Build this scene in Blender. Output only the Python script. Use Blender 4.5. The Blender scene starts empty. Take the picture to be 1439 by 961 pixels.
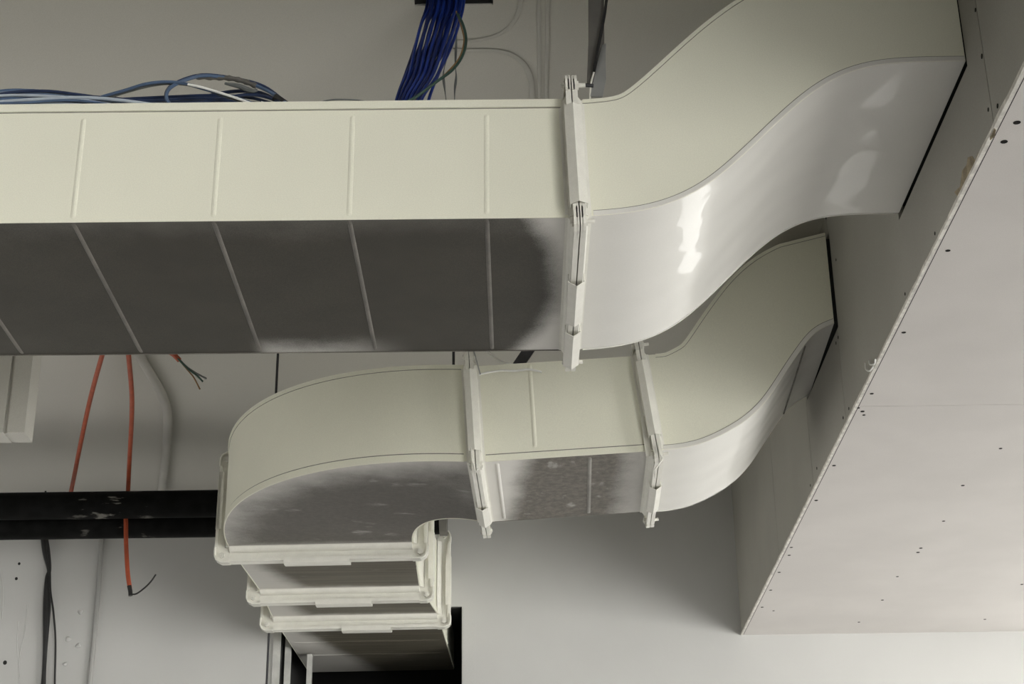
import bpy, math, random
from mathutils import Vector as V

random.seed(7)
SC = bpy.context.scene
COL = SC.collection
PI = math.pi

# ------------------------------------------------------------------ camera
FPX, PITCH, ROLL, EYE = 2336.0, math.radians(23.8), -0.013, V((0, 0, 1.5))
FW = V((0, math.cos(PITCH), math.sin(PITCH)))
R0 = V((1, 0, 0)); U0 = V((0, -math.sin(PITCH), math.cos(PITCH)))
RT = R0 * math.cos(ROLL) + U0 * math.sin(ROLL)
UP = -R0 * math.sin(ROLL) + U0 * math.cos(ROLL)
cam_d = bpy.data.cameras.new('camera'); cam = bpy.data.objects.new('camera', cam_d); COL.objects.link(cam)
cam_d.sensor_width = 36.0; cam_d.lens = FPX / 1439 * 36.0; cam_d.clip_end = 200
from mathutils import Matrix
m = Matrix((RT, UP, -FW)).transposed().to_4x4(); m.translation = EYE
cam.matrix_world = m
SC.camera = cam


def at(px, py, x=None, y=None, z=None, pt=None, n=None):
    """Where the sight line through a spot of the 1439x961 frame meets a plane of the room."""
    d = FW + RT * ((px - 719.5) / FPX) + UP * ((480.5 - py) / FPX)
    if x is not None: k = (x - EYE.x) / d.x
    elif y is not None: k = (y - EYE.y) / d.y
    elif z is not None: k = (z - EYE.z) / d.z
    else: k = (pt - EYE).dot(n) / d.dot(n)
    return EYE + d * k


# ------------------------------------------------------------------ materials
def new_mat(name):
    mt = bpy.data.materials.new(name); mt.use_nodes = True
    nt = mt.node_tree
    return mt, nt, nt.nodes['Principled BSDF']


def nd(nt, kind, **kw):
    n = nt.nodes.new(kind)
    for k, v in kw.items(): setattr(n, k, v)
    return n


def noise(nt, scale, detail=3, stretch=None):
    g = nd(nt, 'ShaderNodeNewGeometry')
    src = g.outputs['Position']
    if stretch:
        mp = nd(nt, 'ShaderNodeMapping'); mp.inputs['Scale'].default_value = stretch
        nt.links.new(src, mp.inputs['Vector']); src = mp.outputs['Vector']
    t = nd(nt, 'ShaderNodeTexNoise'); t.inputs['Scale'].default_value = scale; t.inputs['Detail'].default_value = detail
    nt.links.new(src, t.inputs['Vector'])
    return t.outputs['Fac']


def rng(nt, src, a, b, lo=0.0, hi=1.0, smooth=True):
    r = nd(nt, 'ShaderNodeMapRange'); r.interpolation_type = 'SMOOTHSTEP' if smooth else 'LINEAR'
    nt.links.new(src, r.inputs['Value'])
    for k, v in zip(('From Min', 'From Max', 'To Min', 'To Max'), (a, b, lo, hi)): r.inputs[k].default_value = v
    return r.outputs['Result']


def mth(nt, op, a, b=None):
    n = nd(nt, 'ShaderNodeMath', operation=op)
    for i, v in enumerate((a, b)):
        if v is None: continue
        if isinstance(v, (int, float)): n.inputs[i].default_value = v
        else: nt.links.new(v, n.inputs[i])
    return n.outputs[0]


def mixc(nt, fac, a, b):
    n = nd(nt, 'ShaderNodeMix', data_type='RGBA')
    if isinstance(fac, (int, float)): n.inputs[0].default_value = fac
    else: nt.links.new(fac, n.inputs[0])
    for i, v in ((6, a), (7, b)):
        if isinstance(v, tuple): n.inputs[i].default_value = (*v, 1)
        else: nt.links.new(v, n.inputs[i])
    return n.outputs[2]


def bump(nt, bs, h, strength, dist=0.002):
    b = nd(nt, 'ShaderNodeBump'); b.inputs['Strength'].default_value = strength; b.inputs['Distance'].default_value = dist
    nt.links.new(h, b.inputs['Height']); nt.links.new(b.outputs['Normal'], bs.inputs['Normal'])


def speckle(name, col, rough=0.5, var=0.08, scale=6.0, grain=0.05, gscale=420.0, metal=0.0, bmp=0.0, coat=0.0, spec=0.5, wavy=0.0):
    mt, nt, bs = new_mat(name)
    lo = tuple(c * (1 - var) for c in col); hi = tuple(min(1, c * (1 + var)) for c in col)
    c = mixc(nt, rng(nt, noise(nt, scale, 4), .3, .7), lo, hi)
    if grain:
        g = rng(nt, noise(nt, gscale, 1), .3, .7, 1 - grain, 1 + grain, False)
        mx = nd(nt, 'ShaderNodeVectorMath', operation='SCALE'); nt.links.new(c, mx.inputs[0]); nt.links.new(g, mx.inputs['Scale'])
        c = mx.outputs[0]
    nt.links.new(c, bs.inputs['Base Color'])
    bs.inputs['Roughness'].default_value = rough; bs.inputs['Metallic'].default_value = metal
    bs.inputs['Specular IOR Level'].default_value = spec
    if coat: bs.inputs['Coat Weight'].default_value = coat; bs.inputs['Coat Roughness'].default_value = .05
    if bmp: bump(nt, bs, noise(nt, 60, 5), bmp)
    if wavy:
        b_ = nd(nt, 'ShaderNodeBump'); b_.inputs['Strength'].default_value = wavy; b_.inputs['Distance'].default_value = .02
        nt.links.new(noise(nt, 5, 1), b_.inputs['Height']); nt.links.new(b_.outputs['Normal'], bs.inputs['Coat Normal'])
    return mt


PAINT = (.80, .795, .68)
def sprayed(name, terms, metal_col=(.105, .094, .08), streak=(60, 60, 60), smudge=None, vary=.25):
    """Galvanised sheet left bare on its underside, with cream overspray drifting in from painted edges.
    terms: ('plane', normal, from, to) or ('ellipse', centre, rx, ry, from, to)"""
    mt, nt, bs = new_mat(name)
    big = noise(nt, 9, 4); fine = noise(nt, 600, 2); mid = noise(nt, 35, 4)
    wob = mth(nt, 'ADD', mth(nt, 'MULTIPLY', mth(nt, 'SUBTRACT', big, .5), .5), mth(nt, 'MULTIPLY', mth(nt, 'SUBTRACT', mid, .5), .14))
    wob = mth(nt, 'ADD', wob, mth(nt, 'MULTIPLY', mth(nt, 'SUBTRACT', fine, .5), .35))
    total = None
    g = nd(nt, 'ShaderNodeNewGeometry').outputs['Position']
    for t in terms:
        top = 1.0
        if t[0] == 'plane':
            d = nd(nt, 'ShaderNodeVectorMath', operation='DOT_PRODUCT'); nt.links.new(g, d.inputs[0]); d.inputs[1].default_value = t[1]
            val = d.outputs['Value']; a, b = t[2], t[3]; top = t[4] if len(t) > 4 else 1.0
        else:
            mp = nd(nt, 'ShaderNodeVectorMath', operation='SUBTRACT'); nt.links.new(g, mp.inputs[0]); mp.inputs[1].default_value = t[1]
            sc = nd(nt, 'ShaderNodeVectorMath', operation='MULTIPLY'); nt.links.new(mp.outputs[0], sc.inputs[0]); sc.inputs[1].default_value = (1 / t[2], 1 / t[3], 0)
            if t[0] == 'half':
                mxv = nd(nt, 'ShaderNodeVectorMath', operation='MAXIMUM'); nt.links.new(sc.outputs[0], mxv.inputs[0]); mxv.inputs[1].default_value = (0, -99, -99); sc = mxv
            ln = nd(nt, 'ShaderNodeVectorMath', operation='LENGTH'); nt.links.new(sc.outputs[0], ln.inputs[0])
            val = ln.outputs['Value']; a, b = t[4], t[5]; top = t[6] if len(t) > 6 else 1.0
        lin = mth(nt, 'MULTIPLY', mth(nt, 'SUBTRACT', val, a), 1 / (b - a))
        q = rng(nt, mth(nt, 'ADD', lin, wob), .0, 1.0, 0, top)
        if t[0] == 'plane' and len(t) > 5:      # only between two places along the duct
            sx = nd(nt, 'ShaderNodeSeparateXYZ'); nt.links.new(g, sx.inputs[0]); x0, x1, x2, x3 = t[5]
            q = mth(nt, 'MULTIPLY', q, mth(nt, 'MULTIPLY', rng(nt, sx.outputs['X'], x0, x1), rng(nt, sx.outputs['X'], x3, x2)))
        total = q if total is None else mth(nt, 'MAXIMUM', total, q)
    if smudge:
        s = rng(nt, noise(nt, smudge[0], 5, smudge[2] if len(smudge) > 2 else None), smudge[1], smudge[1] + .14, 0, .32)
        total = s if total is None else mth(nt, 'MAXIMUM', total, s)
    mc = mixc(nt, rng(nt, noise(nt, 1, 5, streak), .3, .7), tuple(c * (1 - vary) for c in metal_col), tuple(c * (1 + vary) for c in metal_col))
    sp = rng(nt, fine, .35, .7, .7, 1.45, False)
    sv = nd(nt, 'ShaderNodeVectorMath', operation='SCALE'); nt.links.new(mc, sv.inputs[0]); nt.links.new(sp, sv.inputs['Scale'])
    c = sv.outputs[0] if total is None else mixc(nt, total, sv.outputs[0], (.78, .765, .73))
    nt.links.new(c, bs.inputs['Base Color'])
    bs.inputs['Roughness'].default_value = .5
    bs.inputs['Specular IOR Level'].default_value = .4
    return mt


M = {}
M['paint'] = speckle('cream_duct_paint', PAINT, rough=.42, var=.02, scale=3, grain=.035)
M['gloss'] = speckle('cream_gloss_paint', (.76, .75, .715), rough=.35, var=.02, scale=2.5, grain=.02, coat=.7, wavy=.45)
M['flange'] = speckle('cream_flange_paint', (.78, .77, .71), rough=.36, var=.03, scale=30, grain=.03)
M['shade_line'] = speckle('painted_shade_line', (.20, .195, .175), rough=.8, var=.2, scale=40, grain=0)  # dark colour standing for the shadow lines along seams and folds
M['bolt'] = speckle('painted_bolt', (.72, .71, .66), rough=.35, var=.1, scale=60, grain=0)
M['ceiling'] = speckle('grey_white_ceiling_paint', (.50, .488, .45), rough=.8, var=.03, scale=1.2, grain=.05, bmp=.05)
M['wall'] = speckle('grey_white_wall_paint', (.52, .52, .511), rough=.75, var=.04, scale=1.6, grain=.04, bmp=.08)
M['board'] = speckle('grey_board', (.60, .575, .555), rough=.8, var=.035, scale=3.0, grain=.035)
M['sideboard'] = speckle('shaded_olive_board', (.33, .32, .288), rough=.8, var=.04, scale=3.0, grain=.05)  # darker than the underside board: the side's shade put into the colour
M['bead'] = speckle('corner_bead_plaster', (.70, .68, .63), rough=.7, var=.18, scale=45, grain=.06)
M['torn'] = speckle('torn_paper', (.30, .25, .17), rough=.9, var=.3, scale=40, grain=.1)
M['dark'] = speckle('dark_hole', (.012, .012, .012), rough=.9, var=.2, grain=0)
M['void'] = speckle('dark_void', (.02, .02, .02), rough=1, var=.1, grain=0)
M['screw'] = speckle('screw_steel', (.018, .017, .016), rough=.9, var=.2, grain=0, spec=.1)
M['floor'] = speckle('floor_concrete', (.30, .295, .295), rough=.7, var=.08, scale=1.5, grain=.03)
M['side'] = speckle('room_side_paint', (.30, .295, .28), rough=.9, var=.05, grain=0)
M['pipe'] = None
M['orange'] = speckle('orange_jacket', (.36, .07, .028), rough=.5, var=.12, scale=30, grain=0)
M['blue'] = speckle('blue_jacket', (.010, .030, .20), rough=.38, var=.25, scale=18, grain=0)
M['blue2'] = speckle('deep_blue_jacket', (.008, .020, .12), rough=.38, var=.25, scale=18, grain=0)
M['sky'] = speckle('lit_blue_jacket', (.085, .13, .22), rough=.35, var=.15, scale=20, grain=0)  # navy cable lightened, its lit look put into the colour
M['navy'] = speckle('navy_jacket', (.022, .036, .085), rough=.35, var=.2, scale=20, grain=0)
M['pale'] = speckle('highlight_blue_jacket', (.42, .47, .54), rough=.4, var=.1, scale=20, grain=0)  # near-white cable colour standing for highlights on the blue bundle
M['white'] = speckle('white_jacket', (.85, .85, .83), rough=.45, var=.08, scale=20, grain=0)
M['green'] = speckle('green_jacket', (.035, .075, .06), rough=.45, var=.2, scale=20, grain=0)
M['grey'] = speckle('grey_jacket', (.14, .15, .15), rough=.5, var=.15, scale=20, grain=0)
M['black'] = speckle('black_jacket', (.015, .015, .016), rough=.45, var=.3, scale=25, grain=0)
M['copper'] = speckle('copper_wire', (.30, .17, .07), rough=.4, var=.2, grain=0)
M['rod'] = speckle('dark_steel', (.045, .045, .05), rough=.45, metal=.3, var=.2, scale=30, grain=0)
M['strap'] = speckle('grey_strap', (.13, .125, .115), rough=.45, metal=.2, var=.12, scale=25, grain=0)
M['zinc'] = speckle('zinc_tab', (.40, .41, .41), rough=.3, metal=.5, var=.06, scale=30, grain=0)
M['conduit'] = speckle('painted_conduit', (.45, .44, .41), rough=.6, var=.05, grain=.03)
M['wallpipe'] = speckle('grey_wall_conduit', (.36, .36, .35), rough=.5, var=.1, grain=.03)
M['stud'] = speckle('pale_stud', (.50, .50, .48), rough=.5, var=.12, scale=20, grain=.03)


def pipe_mat():
    mt, nt, bs = new_mat('black_pipe_scuffed')
    s = rng(nt, noise(nt, 14, 6, (1.0, 1, 3.5)), .60, .70)
    g = nd(nt, 'ShaderNodeSeparateXYZ'); p = nd(nt, 'ShaderNodeNewGeometry'); nt.links.new(p.outputs['Position'], g.inputs[0])
    w = mth(nt, 'MULTIPLY', rng(nt, g.outputs['X'], -1.75, -1.60), rng(nt, g.outputs['X'], -1.37, -1.44))
    s = mth(nt, 'MULTIPLY', s, w)
    c = mixc(nt, rng(nt, noise(nt, 20, 4), .3, .7), (.0025, .0028, .0025), (.007, .007, .007))
    c = mixc(nt, s, c, (.16, .155, .14))
    nt.links.new(c, bs.inputs['Base Color']); bs.inputs['Roughness'].default_value = .6
    bs.inputs['Specular IOR Level'].default_value = .06
    return mt
M['pipe'] = pipe_mat()


# ------------------------------------------------------------------ mesh helpers
class MB:
    def __init__(s): s.v = []; s.f = []; s.mi = []; s.smooth = []
    def add(s, vs, fs, mi=0, smooth=False):
        b = len(s.v); s.v += [V(p) for p in vs]
        for i, f in enumerate(fs):
            s.f.append([b + k for k in f]); s.mi.append(mi[i] if isinstance(mi, list) else mi); s.smooth.append(smooth)
    def obox(s, o, a, b, c, mi=0):
        """box from corner o along three edge vectors"""
        o, a, b, c = V(o), V(a), V(b), V(c)
        vs = [o, o + a, o + a + b, o + b, o + c, o + a + c, o + a + b + c, o + b + c]
        s.add(vs, [(0, 3, 2, 1), (4, 5, 6, 7), (0, 1, 5, 4), (1, 2, 6, 5), (2, 3, 7, 6), (3, 0, 4, 7)], mi)
    def box(s, lo, hi, mi=0):
        lo, hi = V(lo), V(hi); d = hi - lo
        s.obox(lo, (d.x, 0, 0), (0, d.y, 0), (0, 0, d.z), mi)
    def extrude(s, poly, e, mi=0, smooth=False):
        """closed 3D polygon extruded along e"""
        n = len(poly); e = V(e); a = [V(p) for p in poly]
        fs = [tuple(range(n - 1, -1, -1)), tuple(range(n, 2 * n))] + [(i, (i + 1) % n, n + (i + 1) % n, n + i) for i in range(n)]
        s.add(a + [p + e for p in a], fs, mi, smooth)
    def loft(s, loops, mi=None, caps=True, smooth=True):
        """loops of equal length joined into a skin; mi = material per side"""
        n = len(loops[0]); vs = [p for l in loops for p in l]; fs = []; ms = []
        for k in range(len(loops) - 1):
            for i in range(n):
                j = (i + 1) % n
                fs.append((k * n + i, k * n + j, (k + 1) * n + j, (k + 1) * n + i)); ms.append(mi[i] if mi else 0)
        if caps:
            fs.append(tuple(range(n - 1, -1, -1))); ms.append(0)
            fs.append(tuple((len(loops) - 1) * n + i for i in range(n))); ms.append(0)
        s.add(vs, fs, ms, smooth)
    def tube(s, pts, r, sides=8, mi=0):
        pts = [V(p) for p in pts]; n = len(pts)
        rs = r if isinstance(r, (list, tuple)) else [r] * n
        t0 = (pts[1] - pts[0]).normalized()
        nrm = t0.orthogonal().normalized(); loops = []
        for i in range(n):
            t = (pts[min(i + 1, n - 1)] - pts[max(i - 1, 0)])
            t = t.normalized() if t.length > 1e-9 else t0
            nrm = (nrm - t * nrm.dot(t)).normalized(); bn = t.cross(nrm)
            loops.append([pts[i] + (nrm * math.cos(2 * PI * k / sides) + bn * math.sin(2 * PI * k / sides)) * rs[i] for k in range(sides)])
        b = len(s.v)
        s.loft(loops, [mi] * sides, True, True)
    def build(s, name, mats, parent=None, sharp=35):
        me = bpy.data.meshes.new(name)
        off = parent.location if parent else V((0, 0, 0))
        if parent is not None and parent.parent is not None: off = parent.matrix_basis.translation + parent.parent.location
        if parent is None and s.v:
            lo = V([min(p[i] for p in s.v) for i in range(3)]); hi = V([max(p[i] for p in s.v) for i in range(3)])
            off = V(((lo.x + hi.x) / 2, (lo.y + hi.y) / 2, lo.z))
        me.from_pydata([p - off for p in s.v], [], s.f)
        for mt in (mats if isinstance(mats, list) else [mats]): me.materials.append(mt)
        for p, k, sm in zip(me.polygons, s.mi, s.smooth): p.material_index = k; p.use_smooth = sm
        import bmesh
        bm = bmesh.new(); bm.from_mesh(me)
        bmesh.ops.recalc_face_normals(bm, faces=bm.faces)
        for e in bm.edges:
            if len(e.link_faces) == 2 and e.calc_face_angle(0) > math.radians(sharp): e.smooth = False
        bm.to_mesh(me); bm.free()
        o = bpy.data.objects.new(name, me); COL.objects.link(o)
        if parent: o.parent = parent
        else: o.location = off
        return o


def tag(o, label, cat, group=None):
    o['label'] = label; o['category'] = cat
    if group: o['group'] = group
    return o


def thing(name, loc, label, cat, group=None):
    o = bpy.data.objects.new(name, None); COL.objects.link(o); o.location = V(loc); o.empty_display_size = .05
    return tag(o, label, cat, group)


def structure(o):
    o['kind'] = 'structure'; return o


def smooth_path(pts, per=8):
    pts = [V(p) for p in pts]; out = []
    P = [pts[0] * 2 - pts[1]] + pts + [pts[-1] * 2 - pts[-2]]
    for i in range(1, len(P) - 2):
        a, b, c, d = P[i - 1], P[i], P[i + 1], P[i + 2]
        for k in range(per):
            t = k / per
            out.append(.5 * ((2 * b) + (c - a) * t + (2 * a - 5 * b + 4 * c - d) * t * t + (3 * b - 3 * c + d - a) * t ** 3))
    out.append(pts[-1]); return out


# ------------------------------------------------------------------ key measures
YM = 2.90                                   # front face of the big duct
WM, HM = .656, .266                         # its depth and height
CEIL, WALL = 3.84, 6.85
FBR = at(813, 304.5, y=YM)                  # front bottom corner of the big joint
FBL = at(0, 312.5, y=YM)
XS = at(1358, 86, y=YM).x                   # the soffit's side
SOF = .5 * (at(1033, 901, x=XS).z + at(1439, 117, x=XS).z)   # the soffit's underside

# ------------------------------------------------------------------ room
def room():
    X0, X1, Y0 = -4.5, 4.6, -3.2
    b = MB(); b.box((X0, Y0, -.1), (X1, WALL, 0)); structure(b.build('floor', M['floor']))
    # ceiling with the cable opening
    hl, hr = at(583, 9.5, z=CEIL), at(693, 5.5, z=CEIL)
    hx0, hx1, hy1, hy0 = hl.x, hr.x, .5 * (hl.y + hr.y), .5 * (hl.y + hr.y) - .2
    b = MB(); T = CEIL + .25
    b.box((X0, Y0, CEIL), (X1, hy0, T)); b.box((X0, hy1, CEIL), (X1, WALL + .2, T))
    b.box((X0, hy0, CEIL), (hx0, hy1, T)); b.box((hx1, hy0, CEIL), (X1, hy1, T))
    c = structure(b.build('ceiling', M['ceiling']))
    b = MB(); e = .0
    b.box((hx0 - .02, hy0 - .02, T), (hx1 + .02, hy1 + .02, T + .02))
    for lo, hi in (((hx0, hy1 - .004, CEIL + .004), (hx1, hy1 - .001, T)), ((hx0, hy0 + .001, CEIL + .004), (hx1, hy0 + .004, T)),
                   ((hx0 + .001, hy0, CEIL + .004), (hx0 + .004, hy1, T)), ((hx1 - .004, hy0, CEIL + .004), (hx1 - .001, hy1, T))):
        b.box(lo, hi)
    b.build('opening_lining', M['void'], c)
    # far wall with the opening the small duct runs into
    ox0, ox1 = at(392, 920, y=WALL).x, at(649, 880, y=WALL).x
    oz1, oz0 = at(640, 852, y=WALL).z, 2.55
    b = MB(); t = WALL + .18
    b.box((X0, WALL, 0), (ox0, t, CEIL)); b.box((ox1, WALL, 0), (2.17, t, CEIL)); b.box((4.3, WALL, 0), (X1, t, CEIL)); b.box((2.17, WALL, 0), (4.3, t, 1.9)); b.box((2.17, WALL, 3.1), (4.3, t, CEIL))
    b.box((ox0, WALL, oz1), (ox1, t, CEIL)); b.box((ox0, WALL, 0), (ox1, t, oz0))
    w = structure(b.build('wall_back', M['wall']))
    b = MB()
    b.box((ox0 - .02, WALL + 1.0, oz0 - .02), (ox1 + .02, WALL + 1.02, oz1 + .02))
    b.box((ox0 - .02, t, oz0 - .02), (ox0, WALL + 1.0, oz1 + .02)); b.box((ox1, t, oz0 - .02), (ox1 + .02, WALL + 1.0, oz1 + .02))
    b.box((ox0, t, oz0 - .02), (ox1, WALL + 1.0, oz0)); b.box((ox0, t, oz1), (ox1, WALL + 1.0, oz1 + .02))
    for lo, hi in (((ox0, WALL + .012, oz0), (ox0 + .004, t, oz1)), ((ox1 - .004, WALL + .012, oz0), (ox1, t, oz1)), ((ox0, WALL + .012, oz1 - .004), (ox1, t, oz1))):
        b.box(lo, hi)
    b.build('opening_lining', M['void'], w)
    # a raised plaster patch around the opening's side
    b = MB(); p0, p1 = at(652, 862, y=WALL), at(667, 848, y=WALL)
    b.extrude([(ox1 + .002, WALL, oz0), (p1.x, WALL, oz0), (at(668, 862, y=WALL).x, WALL, p0.z), (at(662, 846, y=WALL).x, WALL, at(660, 846, y=WALL).z), (ox1 + .002, WALL, at(652, 858, y=WALL).z)], (0, -.003, 0))
    b.build('plaster_patch', M['wall'], w)
    for px, py, r in ((27, 792, 2.2), (23, 813, 2.4), (7, 931, 3.2)):
        q = at(px, py, y=WALL); rr = r * q.y / FPX; k = MB()
        k.extrude([(q.x + rr * math.cos(a) * .9, WALL - .0006, q.z + rr * math.sin(a)) for a in [i * PI / 5 for i in range(10)]], (0, .002, 0))
        k.build('tie_hole', M['dark'], w)
    for px, py, r in ((113, 860, 4), (96, 898, 4.5), (110, 907, 4), (92, 933, 3.5)):
        q = at(px, py, y=WALL); rr = r * q.y / FPX; k = MB(); random.seed(px)
        ring = [[(q.x + rr * f * math.cos(a) * (1 + .3 * math.sin(3 * a + px)), WALL - dz, q.z + rr * f * math.sin(a)) for a in [i * PI / 5 for i in range(10)]] for f, dz in ((1, -.001), (.8, .004), (.3, .007))]
        k.loft(ring); k.build('plaster_lump', M['wall'], w)
    # shallow trowel cracks in the plaster
    for line in (((1, 800), (4, 830), (3, 870)), ((38, 850), (34, 890), (27, 925), (26, 961)), ((26, 873), (24, 905), (28, 950))):
        k = MB(); k.tube(smooth_path([at(px, py, y=WALL) for px, py in line], 5), .0022, 5); k.build('plaster_ridge', M['wall'], w)
    b = MB(); b.box((X0 - .1, Y0, 0), (X0, 3.6, CEIL)); b.box((X0 - .1, 3.6, 2.2), (X0, WALL, CEIL)); b.box((X0 - .1, 5.2, 0), (X0, 5.3, 2.2)); structure(b.build('wall_left', M['side']))
    b = MB(); b.box((X1, Y0, 2.75), (X1 + .1, WALL, CEIL))          # glazed shopfront side: wall only above the openings
    b.box((X1, Y0, 0), (X1 + .1, 1.2, 2.75)); b.box((X1, 3.0, 0), (X1 + .1, 3.12, 2.75))
    structure(b.build('wall_right', M['side']))
    b = MB(); b.box((X0, Y0 - .1, 2.95), (X1, Y0, CEIL)); b.box((X0, Y0 - .1, 0), (.2, Y0, 2.95)); structure(b.build('wall_front', M['side']))
    b = MB()
    for x in (2.17, 2.86, 3.56, 4.25): b.box((x, WALL + .06, 1.9), (x + .05, WALL + .12, 3.1))
    b.box((2.17, WALL + .06, 1.9), (4.3, WALL + .12, 1.95)); b.box((2.17, WALL + .06, 3.05), (4.3, WALL + .12, 3.1))
    structure(b.build('added_window', M['side']))  # unseen window added to put the highlight on the big fitting
    # boxed chase hanging from the ceiling
    YC = 4.55
    p = at(31, 628, y=YC + .12); zc = at(18, 607, y=YC).z
    xr = at(33, 612, y=YC).x
    b = MB(); b.box((xr - 1.2, YC, zc), (xr - .062, YC + .09, CEIL)); b.box((xr - .052, YC + .004, zc), (xr, YC + .09, CEIL))
    b.box((xr - .064, YC + .016, zc + .002), (xr - .05, YC + .085, CEIL))
    ch = b.build('pipe_chase', M['ceiling']); structure(ch)
room()


# ------------------------------------------------------------------ soffit
def soffit(holes):
    root = bpy.data.objects.new('soffit', None); COL.objects.link(root); root.location = (XS, 3.5, SOF); structure(root)
    YA, T = -3.15, .0125
    ys = {YA, WALL}; zs = {SOF + .004, CEIL}
    for y0, y1, z0, z1 in holes: ys |= {y0, y1}; zs |= {z0, z1}
    joints = [at(1384, 90, x=XS).y, at(1178, 480, x=XS).y, at(1136, 600, x=XS).y, at(1090, 720, x=XS).y]
    g = .0014
    for j in joints: ys |= {j - g, j + g}
    ys = sorted(ys); zs = sorted(zs); b = MB()
    for i in range(len(ys) - 1):
        if any(abs(.5 * (ys[i] + ys[i + 1]) - j) < g for j in joints): continue
        for k in range(len(zs) - 1):
            cy, cz = .5 * (ys[i] + ys[i + 1]), .5 * (zs[k] + zs[k + 1])
            if any(y0 < cy < y1 and z0 < cz < z1 for y0, y1, z0, z1 in holes): continue
            b.box((XS, ys[i], zs[k]), (XS + T, ys[i + 1], zs[k + 1]))
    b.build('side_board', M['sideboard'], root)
    b = MB(); zl = sorted(zs)
    for i in range(len(ys) - 1):        # dark framing behind the board joints
        for j in joints:
            if abs(.5 * (ys[i] + ys[i + 1]) - j) < g:
                b.box((XS + T, j - .008, SOF + .02), (XS + T + .01, j + .008, min([z0 for y0, y1, z0, z1 in holes if y0 - .01 < j < y1 + .01] + [CEIL])))
    b.build('framing', M['void'], root)
    # underside boards, butted along one joint across the soffit
    jy = at(1330, 569.5, z=SOF).y
    b = MB(); b.box((XS + .002, jy + .001, SOF), (4.6, WALL, SOF + T)); b.box((XS + .002, YA, SOF), (4.6, jy - .001, SOF + T))
    b.build('underside_board', M['board'], root)
    b = MB(); b.box((XS + .03, jy - .02, SOF + T + .0005), (4.6, jy + .02, SOF + T + .02)); b.build('framing', M['void'], root)
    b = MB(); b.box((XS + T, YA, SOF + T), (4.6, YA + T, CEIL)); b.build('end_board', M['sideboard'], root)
    # ragged corner bead along the lower edge
    random.seed(3); loops = []; n = 240
    cut = at(1397, 190, x=XS).y
    for i in range(n + 1):
        y = WALL - .002 - (WALL - YA - .002) * i / n
        a = .0065 + random.uniform(-.0016, .0018) + (.003 if y < cut else 0); c = .006 + random.uniform(-.0012, .0012)
        o = .0022 + random.uniform(0, .0008)
        loops.append([(XS - o, y, SOF - .0015), (XS - o, y, SOF + a), (XS + .001, y, SOF + a + .0012), (XS + .004, y, SOF + .004), (XS + c, y, SOF + .0005), (XS + c - .001, y, SOF - .0016)])
    b = MB(); b.loft(loops, smooth=False); b.build('corner_bead', M['bead'], root)
    # dark slit between bead and underside board
    b = MB(); b.box((XS + .0078, YA, SOF - .0004), (XS + .0094, WALL - .01, SOF + .001)); b.build('bead_gap', M['dark'], root)
    # torn paper facing
    pts = [(1341, 270), (1349, 262), (1352, 240), (1358, 232), (1360, 221), (1366, 219), (1370, 225), (1375, 214), (1374, 226), (1366, 243), (1360, 255), (1352, 268), (1346, 277)]
    b = MB(); b.extrude([at(px, py, x=XS - .0004) for px, py in pts], (.001, 0, 0)); b.build('torn_paper', M['torn'], root)
    pts = [(1392, 186), (1396, 178), (1399, 183), (1397, 192), (1391, 197)]
    b = MB(); b.extrude([at(px, py, x=XS - .0004) for px, py in pts], (.001, 0, 0)); b.build('torn_paper', M['torn'], root)
    und = [(1411, 199, 5), (1429, 172, 5.2), (1332, 352, 3.6), (1270, 467, 3.2), (1225, 553, 2.8), (1206, 573, 2.4), (1212, 578, 3), (1214, 583, 2.2), (1172, 654, 2.6), (1147, 703, 2.6), (1353, 682, 2.6),
           (1326, 732, 2.2), (1294, 770, 2.4), (1290, 776, 2.4), (1112, 769, 2.2), (1109, 780, 2.2), (1095, 804, 2.2), (1083, 829, 2.1), (1071, 853, 2.1), (1261, 810, 1.9), (1240, 843, 2), (1207, 874, 1.8),
           (1384, 870, 1.8), (1436, 821, 2), (1406, 630, 2.4), (1116, 900, 1.8), (1294, 899, 1.8), (1087, 858, 1.6)]
    for px, py, r in und:
        q = at(px, py, z=SOF); rr = r * (q - EYE).length / FPX; k = MB()
        k.extrude([(q.x + rr * math.cos(a), q.y + rr * .9 * math.sin(a), SOF - .0008) for a in [i * PI / 5 for i in range(10)]], (0, 0, .004))
        k.build('screw', M['screw'], root)
    sid = [(1371, 14, 3), (1380, 79, 3.6), (1389, 154, 3), (1402, 149, 3.4), (1161, 306, 2.6), (1175, 365, 2), (1178, 474, 2.4), (1175, 482, 2.2), (1314, 328, 2.6), (1272, 413, 2.4), (1193, 574, 2.2), (1185, 587, 2.2), (1148, 658, 2), (1139, 682, 1.8)]
    for px, py, r in sid:
        q = at(px, py, x=XS); rr = r * (q - EYE).length / FPX; k = MB()
        k.extrude([(XS - .0008, q.y + rr * math.cos(a), q.z + rr * math.sin(a)) for a in [i * PI / 5 for i in range(10)]], (.004, 0, 0))
        k.build('screw', M['screw'], root)
    # bent white tie wire left at the edge
    for line in (((1216, 510), (1217, 519), (1222, 521), (1227, 516)), ((1221, 507), (1223, 512), (1229, 511), (1230, 505))):
        k = MB(); k.tube(smooth_path([at(px, py, x=XS - .006 - .002 * i) for i, (px, py) in enumerate(line)], 5), .0022, 6)
        k.build('tie_wire', M['white'], root)


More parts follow.
